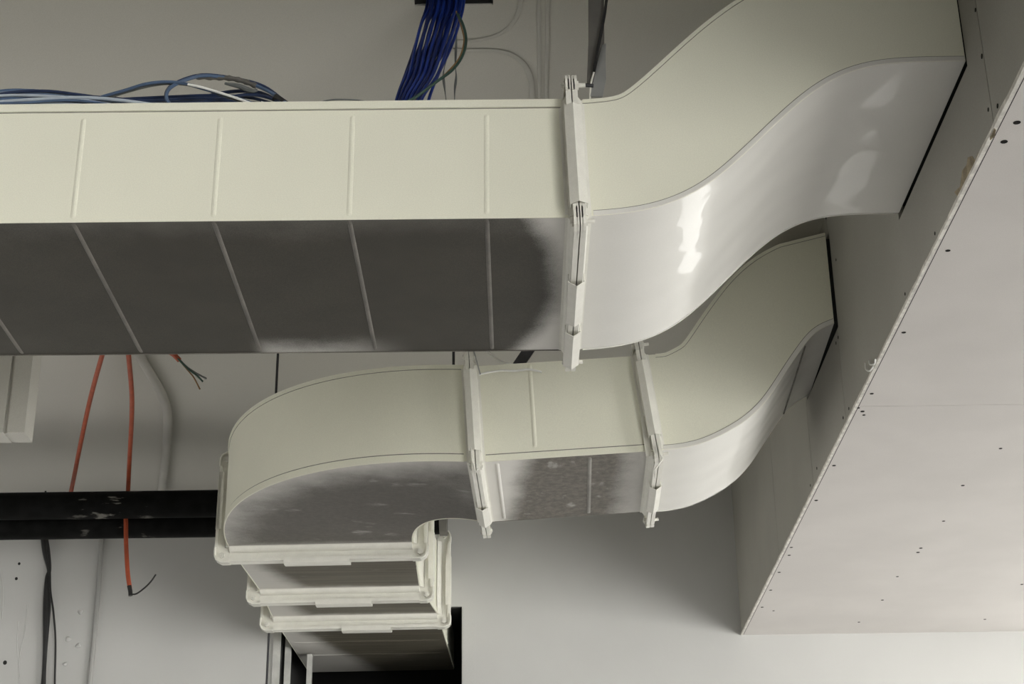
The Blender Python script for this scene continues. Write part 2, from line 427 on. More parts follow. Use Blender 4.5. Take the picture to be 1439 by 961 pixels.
# ------------------------------------------------------------------ duct parts
class Joint:
    """mating plane: o = front bottom corner, a = along the duct (towards +), u = up, b = back"""
    def __init__(s, o, a, u, b, w, h): s.o, s.a, s.u, s.b, s.w, s.h = V(o), V(a).normalized(), V(u).normalized(), V(b).normalized(), w, h
    def loop(s, d=0.0):
        o = s.o + s.a * d
        return [o, o + s.u * s.h, o + s.u * s.h + s.b * s.w, o + s.b * s.w]
    def side(s, name):
        if name == 'bottom': return s.o, s.b, s.w, -s.u
        if name == 'top': return s.o + s.u * s.h, s.b, s.w, s.u
        if name == 'front': return s.o, s.u, s.h, -s.b
        return s.o + s.b * s.w, s.u, s.h, s.b


def flange(j, sgn, parent, p=.043, l=.012, bolts=True, skip=()):
    """rolled flange round one duct end, on the sgn side of the joint, with corner pieces and bolts"""
    A = j.a * sgn; b = MB(); th = .0022
    for nm in ('bottom', 'top', 'front', 'back'):
        st, d, L, out = j.side(nm)
        prof = [(.0012, 0), (.0012, p), (l, p), (l, p - .010), (l - th, p - .010), (l - th, p - th), (.0012 + th, p - th), (.0012 + th, .017), (l - .002, .013), (l + .004, .008), (l + .008, .0012), (l + .014, 0.0)]
        b.extrude([st + A * s_ + out * t_ for s_, t_ in prof], d * L)
    b.build('flange', M['flange'], parent)
    for cu, su in ((0, -1), (1, 1)):
        for cb, sb in ((0, -1), (1, 1)):
            if (cu, cb) in skip: continue
            c = j.o + j.u * (j.h * cu) + j.b * (j.w * cb); U = j.u * su; B = j.b * sb
            b = MB(); q = p + .002; e = .016
            prof = [(-e, -e), (q * .55 - e, -e)][:0]
            out2 = [(-.0, -.0), (q, -.0), (q, q * .55), (q * .82, q * .88), (q * .55, q), (0, q)]
            b.extrude([c + U * x + B * y + A * .0012 for x, y in out2], A * .0055)
            # raised rim
            rim = [(q, 0), (q, q * .55), (q * .82, q * .88), (q * .55, q), (0, q)]
            for k in range(4):
                (x0, y0), (x1, y1) = rim[k], rim[k + 1]; f = .91
                b.extrude([c + U * x0 + B * y0 + A * .004, c + U * x1 + B * y1 + A * .004, c + U * x1 * f + B * y1 * f + A * .004, c + U * x0 * f + B * y0 * f + A * .004], A * (l - .004))
            for P, Q, Ls in ((U, -B, j.w), (B, -U, j.h)):          # tongues reaching into the channel
                t0, t1, ln = .018, p - .004, min(.10, Ls * .3)
                b.extrude([c + P * t0 + A * .0036, c + P * t1 + A * .0036, c + P * t1 + Q * (ln - .014) + A * .0036, c + P * t0 + Q * ln + A * .0036], A * .0022)
            cp = b.build('corner_piece', M['flange'], parent)
            if bolts:
                ctr = c + U * (q * .5) + B * (q * .5); b = MB()
                hexa = [ctr + A * .0068 + (U * math.cos(k * PI / 3) + B * math.sin(k * PI / 3)) * .0105 for k in range(6)]
                b.extrude(hexa, A * .009)
                r5 = [ctr + A * .013 + (U * math.cos(k * PI / 5) + B * math.sin(k * PI / 5)) * .0048 for k in range(10)]
                b.extrude(r5, A * (.017 if bolts == 'long' else .006))
                b.build('bolt', M['bolt'], cp)


def cleat(j, sd, c0, c1, parent, p=.043, mhalf=.0175, ridge=.011, lift=0.0, leg=.018):
    st, d, L, out = j.side(sd); b = MB(); m = mhalf; q = p + lift
    prof = [(-m, q - leg), (-m, q + .0012), (0, q + .0012 + ridge), (m, q + .0012), (m, q - leg), (m - .0018, q - leg), (m - .0018, q + .0005), (0, q + ridge - .0005), (-m + .0018, q + .0005), (-m + .0018, q - leg)]
    b.extrude([st + j.a * s_ + out * t_ + d * (L * c0) for s_, t_ in prof], d * (L * (c1 - c0)))
    return b.build('cleat', M['flange'], parent)


def rib_on(b, p0, p1, out, along, w=.008, h=.0035, mi=0):
    """pressed stiffening rib from p0 to p1 standing out of a sheet"""
    prof = [(-w, 0), (-w * .55, h * .7), (0, h), (w * .55, h * .7), (w, 0)]
    lo = [[p + along * s_ + out * (t_ * k - .0006) for s_, t_ in prof] for p, k in ((p0, .15), (p0 + (p1 - p0) * .03, 1), (p0 + (p1 - p0) * .97, 1), (p1, .15))]
    b.loft(lo, [mi] * 5, True, False)


def strip_along(pts, n_out, n_dn, t, w, shade_line=0.0, standoff=0.0):
    """flat seam strip: follows pts, stands t proud along n_out and is w wide along n_dn (lists or constants);
    shade_line: dark line of that width painting the shadow past the strip; standoff: the strip's free edge stands off the sheet"""
    b = MB(); loops = []; cr = []
    for i, p in enumerate(pts):
        o = n_out[i] if isinstance(n_out, list) else n_out; d = n_dn[i] if isinstance(n_dn, list) else n_dn
        f = standoff if standoff else -.0005
        loops.append([p - o * .0005, p + o * t, p + o * t + d * w, p + o * f + d * w])
        cr.append([p - o * .001 + d * (w - .0004), p + o * .0007 + d * (w - .0004), p + o * .0007 + d * (w + shade_line), p - o * .001 + d * (w + shade_line)])
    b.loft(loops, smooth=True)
    if shade_line: b.loft(cr, [1] * 4, smooth=True)
    return b

# ------------------------------------------------------------------ big duct
XA = V((1, 0, 0)); ZA = V((0, 0, 1)); YA_ = V((0, 1, 0))
slope = (FBR - FBL).normalized()
UM = V((-slope.z, 0, slope.x))
lean = .030
UJ = V((-math.sin(lean), 0, math.cos(lean))); AJ = V((math.cos(lean), 0, math.sin(lean)))
JM = Joint(FBR, AJ, UJ, YA_, WM, HM)

def big_duct():
    root = thing('air_duct', FBR + V((-1.2, WM / 2, 0)), 'large cream rectangular air duct with dark bare-metal underside, carrying the blue cables', 'air duct')
    far = FBR - slope * 4.55
    d = .016
    xe = FBR.x; xl = at(352, 487, y=YM + WM).x
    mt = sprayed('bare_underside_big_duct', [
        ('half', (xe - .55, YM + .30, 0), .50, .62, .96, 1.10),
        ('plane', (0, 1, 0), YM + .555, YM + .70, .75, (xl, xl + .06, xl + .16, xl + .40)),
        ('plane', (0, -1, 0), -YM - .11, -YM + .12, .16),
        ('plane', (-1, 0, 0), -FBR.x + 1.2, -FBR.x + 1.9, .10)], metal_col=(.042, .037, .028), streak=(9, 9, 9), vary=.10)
    b = MB()
    ja = Joint(far, slope, UM, YA_, WM, HM)
    b.loft([ja.loop(0), JM.loop(-.0015)], [0, 0, 0, 1], True, False)
    # pressed ribs, one set every 0.28 m along the duct
    xr = [at(px, py, y=YM).x for px, py in ((102, 310), (299.5, 309), (490.5, 307), (684, 306))]
    st = xr[1] - xr[0]
    xr = [xr[0] - st * k for k in range(10, 0, -1)] + xr
    for x in xr:
        base = FBR + slope * ((x - FBR.x) / slope.x)
        rib_on(b, base + UM * .006, base + UM * (HM - .028), -YA_, slope, w=.0065, h=.0024)
        rib_on(b, base + YA_ * .004, base + YA_ * (WM - .004), -UM, slope, w=.0055, h=.0028, mi=2)
        rib_on(b, base + UM * HM + YA_ * .01, base + UM * HM + YA_ * (WM - .01), UM, slope)
    b.build('duct_body', [M['paint'], mt, M['rib']], root)
    # standing seam under the top edge
    xs = at(788, 155, y=YM).x
    e0 = far + UM * (HM + .003); e1 = FBR + slope * ((xs - FBR.x) / slope.x) + UM * (HM + .003)
    b = strip_along([e0, e1], -YA_, -UM, .0045, .0175, .0016); b.build('seam', [M['paint'], M['shade_line']], root)
    b = strip_along([far + UM * .004, FBR - slope * .02 + UM * .004], -YA_, -UM, .0012, .006); b.build('seam', M['paint'], root)
    b = strip_along([far + YA_ * (WM - .001), FBR - slope * .02 + YA_ * (WM - .001)], -UM, YA_, .002, .002); b.build('seam', M['rib'], root)
    flange(JM, -1, root, bolts=True)
    cleat(JM, 'front', .02, .86, root, ridge=.013)
    cleat(JM, 'bottom', .31, .62, root, ridge=.011)
    cleat(JM, 'bottom', .70, .985, root, ridge=.011)
    cleat(JM, 'top', .3, .7, root)
    return root

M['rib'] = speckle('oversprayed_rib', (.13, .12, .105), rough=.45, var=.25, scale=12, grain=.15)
big_duct()


def offset_fitting(J, px_pts, pt, n, label, end_len, seam_w, p, fold_shade=None, name='duct_offset'):
    """S-shaped fitting climbing from joint J into the soffit; its lower front edge follows px_pts on the plane (pt, n)"""
    pts = [at(px, py, pt=pt, n=n) for px, py in px_pts]
    path = smooth_path(pts, 6)
    # even the spacing and soften
    L = [0]
    for i in range(1, len(path)): L.append(L[-1] + (path[i] - path[i - 1]).length)
    N = 64; q = []
    k = 0
    for i in range(N + 1):
        s_ = L[-1] * i / N
        while k < len(L) - 2 and L[k + 1] < s_: k += 1
        f = (s_ - L[k]) / max(1e-9, L[k + 1] - L[k]); q.append(path[k].lerp(path[k + 1], f))
    for _ in range(10): q = [q[0]] + [q[i] * .5 + (q[i - 1] + q[i + 1]) * .25 for i in range(1, N)] + [q[-1]]
    fwd = V((J.b.y, -J.b.x, 0)).normalized()
    end = q[-1]; q = [p_ for p_ in q if (p_ - end).length > .014]
    q += [end - fwd * .0035, end - fwd * .0018]
    T = [(q[min(i + 1, len(q) - 1)] - q[max(i - 1, 0)]).normalized() for i in range(len(q))]
    T[0] = J.a; T[-1] = fwd; T[-2] = fwd
    nr = [(J.b.cross(t)).normalized() for t in T]; nr = [v_ if v_.z > 0 else -v_ for v_ in nr]
    loops = [[a, a + u * J.h, a + u * J.h + J.b * J.w, a + J.b * J.w] for a, u in zip(q, nr)]
    root = thing(name, q[0] + (q[-2] - q[0]) * .5 + J.b * (J.w / 2) , label, 'duct fitting')
    b = MB()
    start = J.loop(.0015)
    b.loft([start] + loops[1:], [0, 0, 0, 1], True, True)
    b.build('duct_body', [M['paint'], M['gloss']], root)
    b = MB(); e = q[-1]; i_ = .012                                  # added dark core, painting the gap at the soffit as shadow
    sl = [e + ZA * i_ + J.b * i_, e + ZA * (J.h - i_) + J.b * i_, e + ZA * (J.h - i_) + J.b * (J.w - i_), e + ZA * i_ + J.b * (J.w - i_)]
    b.loft([sl, [p_ + fwd * .16 for p_ in sl]], smooth=False); b.build('gap_shade', M['void'], root)
    if fold_shade is not None:                                             # dark bar painting the shaded fold across the underside
        i = min(range(len(q)), key=lambda k: (q[k] - at(fold_shade[0], fold_shade[1], pt=pt, n=n)).length)
        b = MB(); b.obox(q[i] - nr[i] * .004 + J.b * .012, T[i] * .005, J.b * (J.w - .024), nr[i] * .0035); b.build('fold_shade', M['shade_line'], root)
    lim = len(q) - 1
    out = -J.b
    b = strip_along([a + u * .001 for a, u in zip(q[2:lim], nr[2:lim])], out, [u for u in nr[2:lim]], .002, seam_w, .0019); b.build('seam', [M['gloss'], M['shade_line']], root)
    b = strip_along([a + u * (J.h + .001) for a, u in zip(q[2:lim], nr[2:lim])], out, [-u for u in nr[2:lim]], .003, seam_w * .8, .0012); b.build('seam', [M['paint'], M['shade_line']], root)
    b = strip_along([a + J.b * (J.w + .001) - u * .002 for a, u in zip(q[2:lim], nr[2:lim])], -J.b, [u for u in nr[2:lim]], -.002, seam_w * .8); b.build('seam', M['gloss'], root)
    flange(J, 1, root, p=p, bolts='long')
    return root, q, nr


big_px = [(814, 304.5), (850, 302.5), (890, 298.5), (925, 291.5), (960, 279), (993, 261), (1027, 234), (1060, 203.5), (1093, 171.5), (1127, 141), (1160, 117), (1193, 101), (1227, 92), (1262, 88), (1310, 86.5), (1358, 86)]
off1, q1, n1 = offset_fitting(JM, big_px, V((0, YM, 0)), YA_, 'large glossy cream S-shaped duct fitting rising from the big duct into the soffit', .12, .0095, .043)

# ------------------------------------------------------------------ small duct line
YAW = math.radians(1.7)
XB = V((math.cos(YAW), -math.sin(YAW), 0)); BB = V((math.sin(YAW), math.cos(YAW), 0))
Y2 = 4.40; W2, H2 = .555, .292
FA = at(669, 649, y=Y2 + .01)
FB_ = at(922, 632.5, pt=FA, n=BB)
D2 = (FB_ - FA).normalized()
U2 = D2.cross(BB).normalized()
def tilt(u, a):
    v_ = u * math.cos(a) - D2 * math.sin(a); return v_.normalized()
UA, UB = tilt(U2, .012), tilt(U2, .075)
JA = Joint(FA, BB.cross(UA), UA, BB, W2, H2)
JB = Joint(FB_, BB.cross(UB), UB, BB, W2, H2)
for j in (JA, JB):
    if j.a.x < 0: j.a = -j.a

def short_duct():
    root = thing('air_duct', (FA + FB_) / 2 + BB * (W2 / 2), 'short cream rectangular air duct between the elbow and the small S-shaped fitting', 'air duct')
    xa, xb = FA.x, FB_.x
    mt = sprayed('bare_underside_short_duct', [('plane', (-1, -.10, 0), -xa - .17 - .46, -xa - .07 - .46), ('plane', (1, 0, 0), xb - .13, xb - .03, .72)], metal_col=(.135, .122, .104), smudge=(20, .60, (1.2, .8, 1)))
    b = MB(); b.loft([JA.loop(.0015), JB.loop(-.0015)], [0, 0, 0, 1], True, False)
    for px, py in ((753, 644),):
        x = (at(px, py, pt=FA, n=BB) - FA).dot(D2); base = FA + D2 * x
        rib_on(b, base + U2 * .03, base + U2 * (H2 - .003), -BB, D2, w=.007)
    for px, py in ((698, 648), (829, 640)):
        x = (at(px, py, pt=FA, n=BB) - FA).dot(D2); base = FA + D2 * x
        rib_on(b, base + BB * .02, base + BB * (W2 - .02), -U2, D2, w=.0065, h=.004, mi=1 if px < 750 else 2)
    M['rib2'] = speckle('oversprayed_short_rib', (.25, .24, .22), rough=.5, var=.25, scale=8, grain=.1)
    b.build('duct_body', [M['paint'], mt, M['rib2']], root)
    b = strip_along([FA + D2 * .028 - U2 * .002, FB_ - D2 * .022 - U2 * .002], -BB, U2, .0022, .019, .0030); b.build('seam', [M['paint'], M['shade_line']], root)
    b = strip_along([FA + D2 * .028 + BB * W2, FB_ - D2 * .022 + BB * W2], -U2, BB, .0015, .0015); b.build('seam', M['rib2'], root)
    flange(JA, 1, root); flange(JB, -1, root)
    cleat(JA, 'front', .06, .90, root); cleat(JA, 'bottom', .50, .80, root); cleat(JA, 'top', .3, .7, root)
    cleat(JB, 'front', .10, .88, root); cleat(JB, 'bottom', .34, .74, root); cleat(JB, 'top', .3, .7, root)
    # loose rounded strap end beside the joint
    c = at(905, 590, pt=FA - BB * .012, n=BB); e = at(912, 641, pt=FA - BB * .012, n=BB)
    dr = (e - c); sd = D2 * .009
    b = MB(); poly = [c + sd * math.cos(a) + (dr.normalized()) * (-.012 * math.sin(a)) for a in [i * PI / 8 for i in range(9)]] + [e - sd * .9, e + sd * .9]
    b.extrude(poly, BB * .003); b.build('strap_end', M['flange'], root)
    # crimped wire clip at the corner
    b = MB(); b.tube([at(px, py, pt=FA - BB * .052, n=BB) for px, py in ((926, 625), (927, 637), (931, 645), (924, 655), (920, 660), (921, 672))], .0022, 6); b.build('wire_clip', M['bolt'], root)
    b = MB(); b.tube([at(px, py, pt=FA - BB * .05, n=BB) for px, py in ((662, 630), (664, 650), (669, 664), (672, 658))], .0022, 6); b.build('wire_clip', M['bolt'], root)
    return root
short_duct()

small_px = [(922, 632.5), (945, 631.5), (970, 627.5), (993, 621), (1027, 604.5), (1055, 586), (1077, 563.5), (1093, 540.5), (1110, 514), (1127, 489.5), (1143, 469), (1158, 459), (1173, 454)]
off2, q2, n2 = offset_fitting(JB, small_px, FA, BB, 'small glossy cream S-shaped duct fitting rising from the short duct into the soffit', .12, .012, .043, fold_shade=(1129, 487))

# elbow and the run that recedes to the far wall
def rec(pxl, pyl, pxr, Y, h):
    l = at(pxl, pyl, y=Y)
    o = l; w = (at(pxr, pyl - 4, pt=l, n=BB) - l).dot(XB)
    return o, w
E1o, E1w = rec(324, 771, 580, 5.44, H2)
E2o, E2w = rec(367, 831, 590, 5.98, H2)
E3o, E3w = rec(385, 869, 615, 6.38, H2)
zmean = (E1o.z + E2o.z + E3o.z) / 3
print('E', E1o, E1w, E2o, E2w, E3o, E3w, 'XS', XS, 'SOF', SOF, 'q1', q1[-2], 'q2', q2[-2], FA, FB_)

class CrossJoint(Joint):
    """joint across the receding run: o = lower corner on the -x side, b = across (towards +x), a = away"""
    pass
J1 = CrossJoint(E1o, BB, ZA, XB, E1w, H2)
J2 = CrossJoint(E2o, BB, ZA, XB, E2w, H2)
J3 = CrossJoint(E3o, BB, ZA, XB, E3w, H2)

def elbow():
    dO = E1o - FA; dI = (E1o + XB * E1w) - (FA + BB * W2)
    N = 40; loops = []; outer = []; inner = []
    def arc(p, d, t): return p + XB * (d.dot(XB) * math.sin(t)) + BB * (d.dot(BB) * (1 - math.cos(t))) + ZA * (d.z * math.sin(t) ** 1.0)
    for i in range(N + 1):
        t = PI / 2 * i / N
        o = arc(FA, dO, t); n = arc(FA + BB * W2, dI, t)
        outer.append(o); inner.append(n); loops.append([o, o + ZA * H2, n + ZA * H2, n])
    loops[0] = JA.loop(-.0015)
    loops[-1] = J1.loop(-.0015)
    root = thing('duct_elbow', V(((FA.x + E1o.x) / 2, (FA.y + E1o.y) / 2, FA.z)), 'cream duct elbow sweeping round above the black pipes, bare metal underneath with pale smudges', 'duct elbow')
    cx = FA.x; cy = E1o.y
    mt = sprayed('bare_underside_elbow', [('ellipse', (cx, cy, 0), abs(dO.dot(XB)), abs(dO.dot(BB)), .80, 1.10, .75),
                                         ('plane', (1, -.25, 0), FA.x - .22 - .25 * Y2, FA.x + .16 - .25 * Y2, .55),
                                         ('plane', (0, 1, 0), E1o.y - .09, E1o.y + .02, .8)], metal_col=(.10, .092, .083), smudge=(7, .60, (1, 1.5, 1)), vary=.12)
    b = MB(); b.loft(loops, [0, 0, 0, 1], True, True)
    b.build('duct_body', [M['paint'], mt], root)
    s0, s1 = 1, N
    def outn(i):
        d = outer[min(i + 1, N)] - outer[max(i - 1, 0)]; d.z = 0; d.normalize(); v_ = V((d.y, -d.x, 0))
        return v_ if v_.dot(outer[i] - inner[i]) > 0 else -v_
    ns = [outn(i) for i in range(N + 1)]
    b = strip_along([outer[i] - ZA * .001 for i in range(s0, s1)], ns[s0:s1], ZA, .0022, .021, .0030); b.build('seam', [M['paint'], M['shade_line']], root)
    b = strip_along([outer[i] + ZA * (H2 + .001) for i in range(s0, s1)], ns[s0:s1], -ZA, .004, .012, .0016); b.build('seam', [M['paint'], M['shade_line']], root)
    b = strip_along([inner[i] - ZA * .001 for i in range(s0, s1)], [-v_ for v_ in ns[s0:s1]], ZA, .005, .016); b.build('seam', M['paint'], root)
    flange(JA, -1, root); flange(J1, -1, root, p=.05, l=.020)
    cleat(J1, 'bottom', .30, .66, root, p=.05, mhalf=.024, ridge=.002, lift=.008)
    cleat(J1, 'front', .22, .92, root, p=.05, mhalf=.02, ridge=.002)
    cleat(J1, 'back', .30, .7, root, p=.05, mhalf=.02, ridge=.002)
    return outer, inner
outer, inner = elbow()

def recede(Ja, Jb, label, p, metal, end=None):
    root = thing('air_duct', (Ja.o + Jb.o) / 2 + XB * (Ja.w / 2), label, 'air duct')
    y0, y1 = Ja.o.y, Jb.o.y
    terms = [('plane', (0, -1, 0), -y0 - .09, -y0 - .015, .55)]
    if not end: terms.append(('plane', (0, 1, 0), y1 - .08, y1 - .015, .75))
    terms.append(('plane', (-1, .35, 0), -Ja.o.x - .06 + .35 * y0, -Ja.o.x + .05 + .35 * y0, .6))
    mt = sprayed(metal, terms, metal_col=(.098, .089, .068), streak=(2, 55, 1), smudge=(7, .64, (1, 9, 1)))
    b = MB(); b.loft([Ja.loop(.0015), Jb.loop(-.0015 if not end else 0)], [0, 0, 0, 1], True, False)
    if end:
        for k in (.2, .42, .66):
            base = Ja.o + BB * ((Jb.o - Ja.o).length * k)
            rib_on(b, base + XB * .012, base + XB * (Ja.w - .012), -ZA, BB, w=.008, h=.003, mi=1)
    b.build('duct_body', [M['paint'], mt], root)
    for off in (0, Ja.w):
        sg = 1 if off else -1
        b = strip_along([Ja.o + XB * (off - .0005 * sg) + BB * .022, Jb.o + XB * ((Jb.w if off else 0) - .0005 * sg) - BB * .022], XB * sg, ZA, .004, .02); b.build('seam', M['paint'], root)
    flange(Ja, 1, root, p=p, l=.020)
    if not end: flange(Jb, -1, root, p=p, l=.020)
    return root
r1 = recede(J1, J2, 'first short cream duct length behind the elbow, between the first two flanged joints', .05, 'bare_underside_first_length')
cleat(J2, 'bottom', .35, .70, r1, p=.05, mhalf=.024, ridge=.002, lift=.008)
cleat(J2, 'back', .10, .72, r1, p=.05, mhalf=.022, ridge=.002)
r2 = recede(J2, J3, 'second short cream duct length behind the elbow, offset towards the soffit', .05, 'bare_underside_second_length')
cleat(J3, 'bottom', .42, .72, r2, p=.05, mhalf=.024, ridge=.002, lift=.008)
cleat(J3, 'back', .12, .80, r2, p=.05, mhalf=.022, ridge=.002)
Jend = CrossJoint(E3o + BB * .95, BB, ZA, XB, E3w, H2)
r3 = recede(J3, Jend, 'last cream duct length entering the dark opening in the far wall', .05, 'bare_underside_last_length', True)

# ------------------------------------------------------------------ soffit with the two duct penetrations
def hole(q, n, J):
    e = q[-2]
    return (e.y - .002, e.y + J.w + .016, e.z - .012, e.z + J.h + .004)
soffit([hole(q1, n1, JM), hole(q2, n2, JB)])

# ------------------------------------------------------------------ cables on and above the big duct
ZT = FBR.z + HM                              # top of the big duct
def cable(name, pts, r, mat, label, group=None, sides=7, per=7, cat='cable'):
    b = MB(); b.tube(smooth_path(pts, per), r, sides); o = b.build(name, mat)
    return tag(o, label, cat, group)

random.seed(21)
hy = at(640, 8, z=CEIL).y
# hanging blue network cables
N = 26
sway = [(0, 0), (3.0, -2.0), (-4.0, 3.0), (1.5, 5.0)]
for i in range(N):
    f = (i + .5) / N; ly = i % 4; dy = .0135 * ly; sx, sm = sway[ly]; jj = random.uniform(-1.2, 1.2)
    top = at(601 + 53 * f + jj, 0, y=hy - .035 - dy)
    mid = at(582 + 50 * f + sx + jj, 68, y=hy - .075 - dy * 1.1)
    bx = 556 + 36 * f + sm * .6 + (12 if i >= 24 else 0)
    end = at(bx, 142, y=3.17 - dy * 1.3)
    low = V((end.x - .004, end.y - .004, end.z - .07))
    rest = V((low.x - .030, low.y - .01, ZT + .007))
    up = V((top.x + .003, top.y, CEIL + .12))
    q34 = (mid + end) / 2 + V((.0015 * sm, 0, 0))
    q14 = (mid + top) / 2 + V((.0012 * sx, 0, 0))
    cable('network_cable', [up, top, q14, mid, q34, end, low, rest], .0036, M['blue'] if i % 3 else M['blue2'],
          'thin blue network cable in the bundle falling from the black ceiling opening', 'blue network cables hanging from the ceiling opening')

def px_cable(name, pl, r, mat, label, group=None, cat='cable', tail=None, **kw):
    pts = [at(px, py, y=y) for px, py, y in pl]
    if tail: pts = ([V(t) for t in tail[0]] if tail[0] else []) + pts + ([V(t) for t in tail[1]] if tail[1] else [])
    return cable(name, pts, r, mat, label, group, cat=cat, **kw)

px_cable('green_cable', [(643, 20, 3.16), (651, 36, 3.13), (655, 56, 3.12), (650, 78, 3.10), (636, 98, 3.08), (612, 116, 3.06), (585, 136, 3.05), (565, 146, 3.04)], .0033, M['green'], 'dark green cable looping out of the blue bundle down to the duct top')
px_cable('thin_cable', [(641, 16, 3.18), (649, 40, 3.15), (652, 58, 3.14), (646, 80, 3.13), (632, 98, 3.12), (608, 120, 3.10), (580, 141, 3.09)], .0017, M['copper'], 'thin brown cable running beside the dark green cable loop')
for pl, lab in (([(630, 70, 3.36), (626, 88, 3.36), (623, 105, 3.36), (625, 125, 3.36), (628, 150, 3.36)], 'thin twisted dark wire hanging behind the big duct, nearer the blue bundle'),
                ([(641, 62, 3.40), (640, 90, 3.40), (641, 108, 3.40), (639, 128, 3.40), (639, 152, 3.40)], 'thin twisted dark wire hanging behind the big duct, nearer the straight ceiling conduit')):
    b = MB(); pts = smooth_path([at(px, py, y=y) for px, py, y in pl], 6)
    top = V((pts[0].x, pts[0].y, CEIL - .001)); pts = [top] + pts
    b.tube(pts, [.0022 + .0012 * math.sin(i * .5) for i in range(len(pts))], 6); tag(b.build('hanging_wire', M['grey']), lab, 'wire')

YF = 2.94
lying = [   # (path, radius, material, label)
    ([(-60, 146, YF + .04), (0, 132, YF + .04), (60, 128, YF + .04), (110, 133, YF + .03), (165, 141, YF + .02), (230, 148, YF)], .0035, 'navy'),
    ([(-60, 138, YF + .06), (0, 128, YF + .06), (40, 127, YF + .06), (90, 131, YF + .06), (150, 139, YF + .05), (215, 147, YF + .03)], .0035, 'sky'),
    ([(-60, 146, YF + .02), (0, 139, YF + .02), (50, 137, YF + .02), (100, 139, YF + .02), (150, 146, YF + .01), (185, 153, YF)], .0035, 'sky'),
    ([(-60, 150, YF + .0), (0, 143, YF), (60, 139, YF), (120, 137, YF), (180, 142, YF), (240, 151, YF)], .0035, 'pale'),
    ([(-60, 148, YF + .05), (0, 141, YF + .06), (60, 143, YF + .06), (130, 142, YF + .06), (200, 146, YF + .05), (270, 144, YF + .05), (340, 141, YF + .05)], .0038, 'navy'),
    ([(-60, 154, YF + .01), (0, 150, YF + .01), (50, 147, YF + .01), (90, 146, YF + .01), (140, 150, YF + .01), (170, 155, YF)], .0033, 'pale'),
    ([(-60, 151, YF + .08), (20, 146, YF + .09), (100, 145, YF + .09), (200, 142, YF + .10), (290, 138, YF + .10), (350, 143, YF + .09)], .0042, 'navy'),
    ([(-60, 143, YF + .09), (0, 134, YF + .10), (60, 132, YF + .10), (140, 137, YF + .10), (220, 143, YF + .11), (300, 141, YF + .12), (370, 146, YF + .12)], .0042, 'navy'),
    ([(70, 148, YF + .10), (110, 146, YF + .09), (150, 134, YF + .07), (175, 127, YF + .06), (205, 118, YF + .05), (235, 115, YF + .04), (262, 118, YF + .03), (290, 126, YF + .02), (330, 137, YF + .01), (366, 149, YF)], .0036, 'sky'),
    ([(70, 150, YF + .11), (112, 148, YF + .10), (152, 137, YF + .08), (178, 129, YF + .07), (208, 121, YF + .06), (240, 117, YF + .05), (275, 121, YF + .04), (310, 133, YF + .02), (355, 147, YF + .01)], .0033, 'grey'),
    ([(240, 148, YF + .03), (234, 138, YF + .03), (237, 126, YF + .03), (250, 117, YF + .04), (275, 108, YF + .05), (300, 107, YF + .05), (340, 114, YF + .06), (375, 127, YF + .05), (405, 147, YF + .04)], .0040, 'sky'),
    ([(238, 147, YF + .06), (233, 134, YF + .06), (240, 121, YF + .06), (262, 110, YF + .07), (290, 105, YF + .07), (335, 111, YF + .07), (372, 122, YF + .07), (408, 149, YF + .06)], .0036, 'navy'),
    ([(200, 146, YF + .13), (260, 143, YF + .13), (300, 133, YF + .12), (335, 128, YF + .11), (368, 131, YF + .10), (400, 148, YF + .08)], .0042, 'navy'),
    ([(210, 149, YF + .02), (270, 146, YF + .03), (320, 137, YF + .05), (352, 133, YF + .06), (380, 138, YF + .05), (402, 150, YF + .03)], .0040, 'navy'),
]
lying += [
    ([(-60, 141, YF + .015), (0, 134.5, YF + .012), (45, 134, YF + .01), (95, 137, YF + .005), (150, 146, YF), (190, 153, YF)], .0030, 'pale'),
    ([(-60, 145, YF + .03), (0, 137, YF + .03), (50, 132.5, YF + .03), (110, 137, YF + .03), (170, 143, YF + .02), (225, 151, YF + .01)], .0030, 'sky'),
    ([(-60, 147, YF - .003), (0, 145, YF - .003), (40, 144, YF - .003), (85, 141, YF - .003), (130, 143, YF - .003), (165, 150, YF - .003)], .0028, 'sky'),
    ([(-60, 139, YF + .05), (0, 131, YF + .05), (50, 129.5, YF + .05), (100, 134, YF + .045), (160, 142, YF + .04), (260, 148, YF + .03), (330, 147, YF + .03)], .0032, 'pale'),
    ([(-60, 150, YF + .11), (60, 146, YF + .12), (160, 140, YF + .12), (240, 136, YF + .11), (300, 134, YF + .10), (350, 137, YF + .09), (385, 146, YF + .08)], .0036, 'navy'),
]
names = {'navy': 'navy', 'sky': 'lit blue', 'pale': 'highlight blue', 'grey': 'grey'}
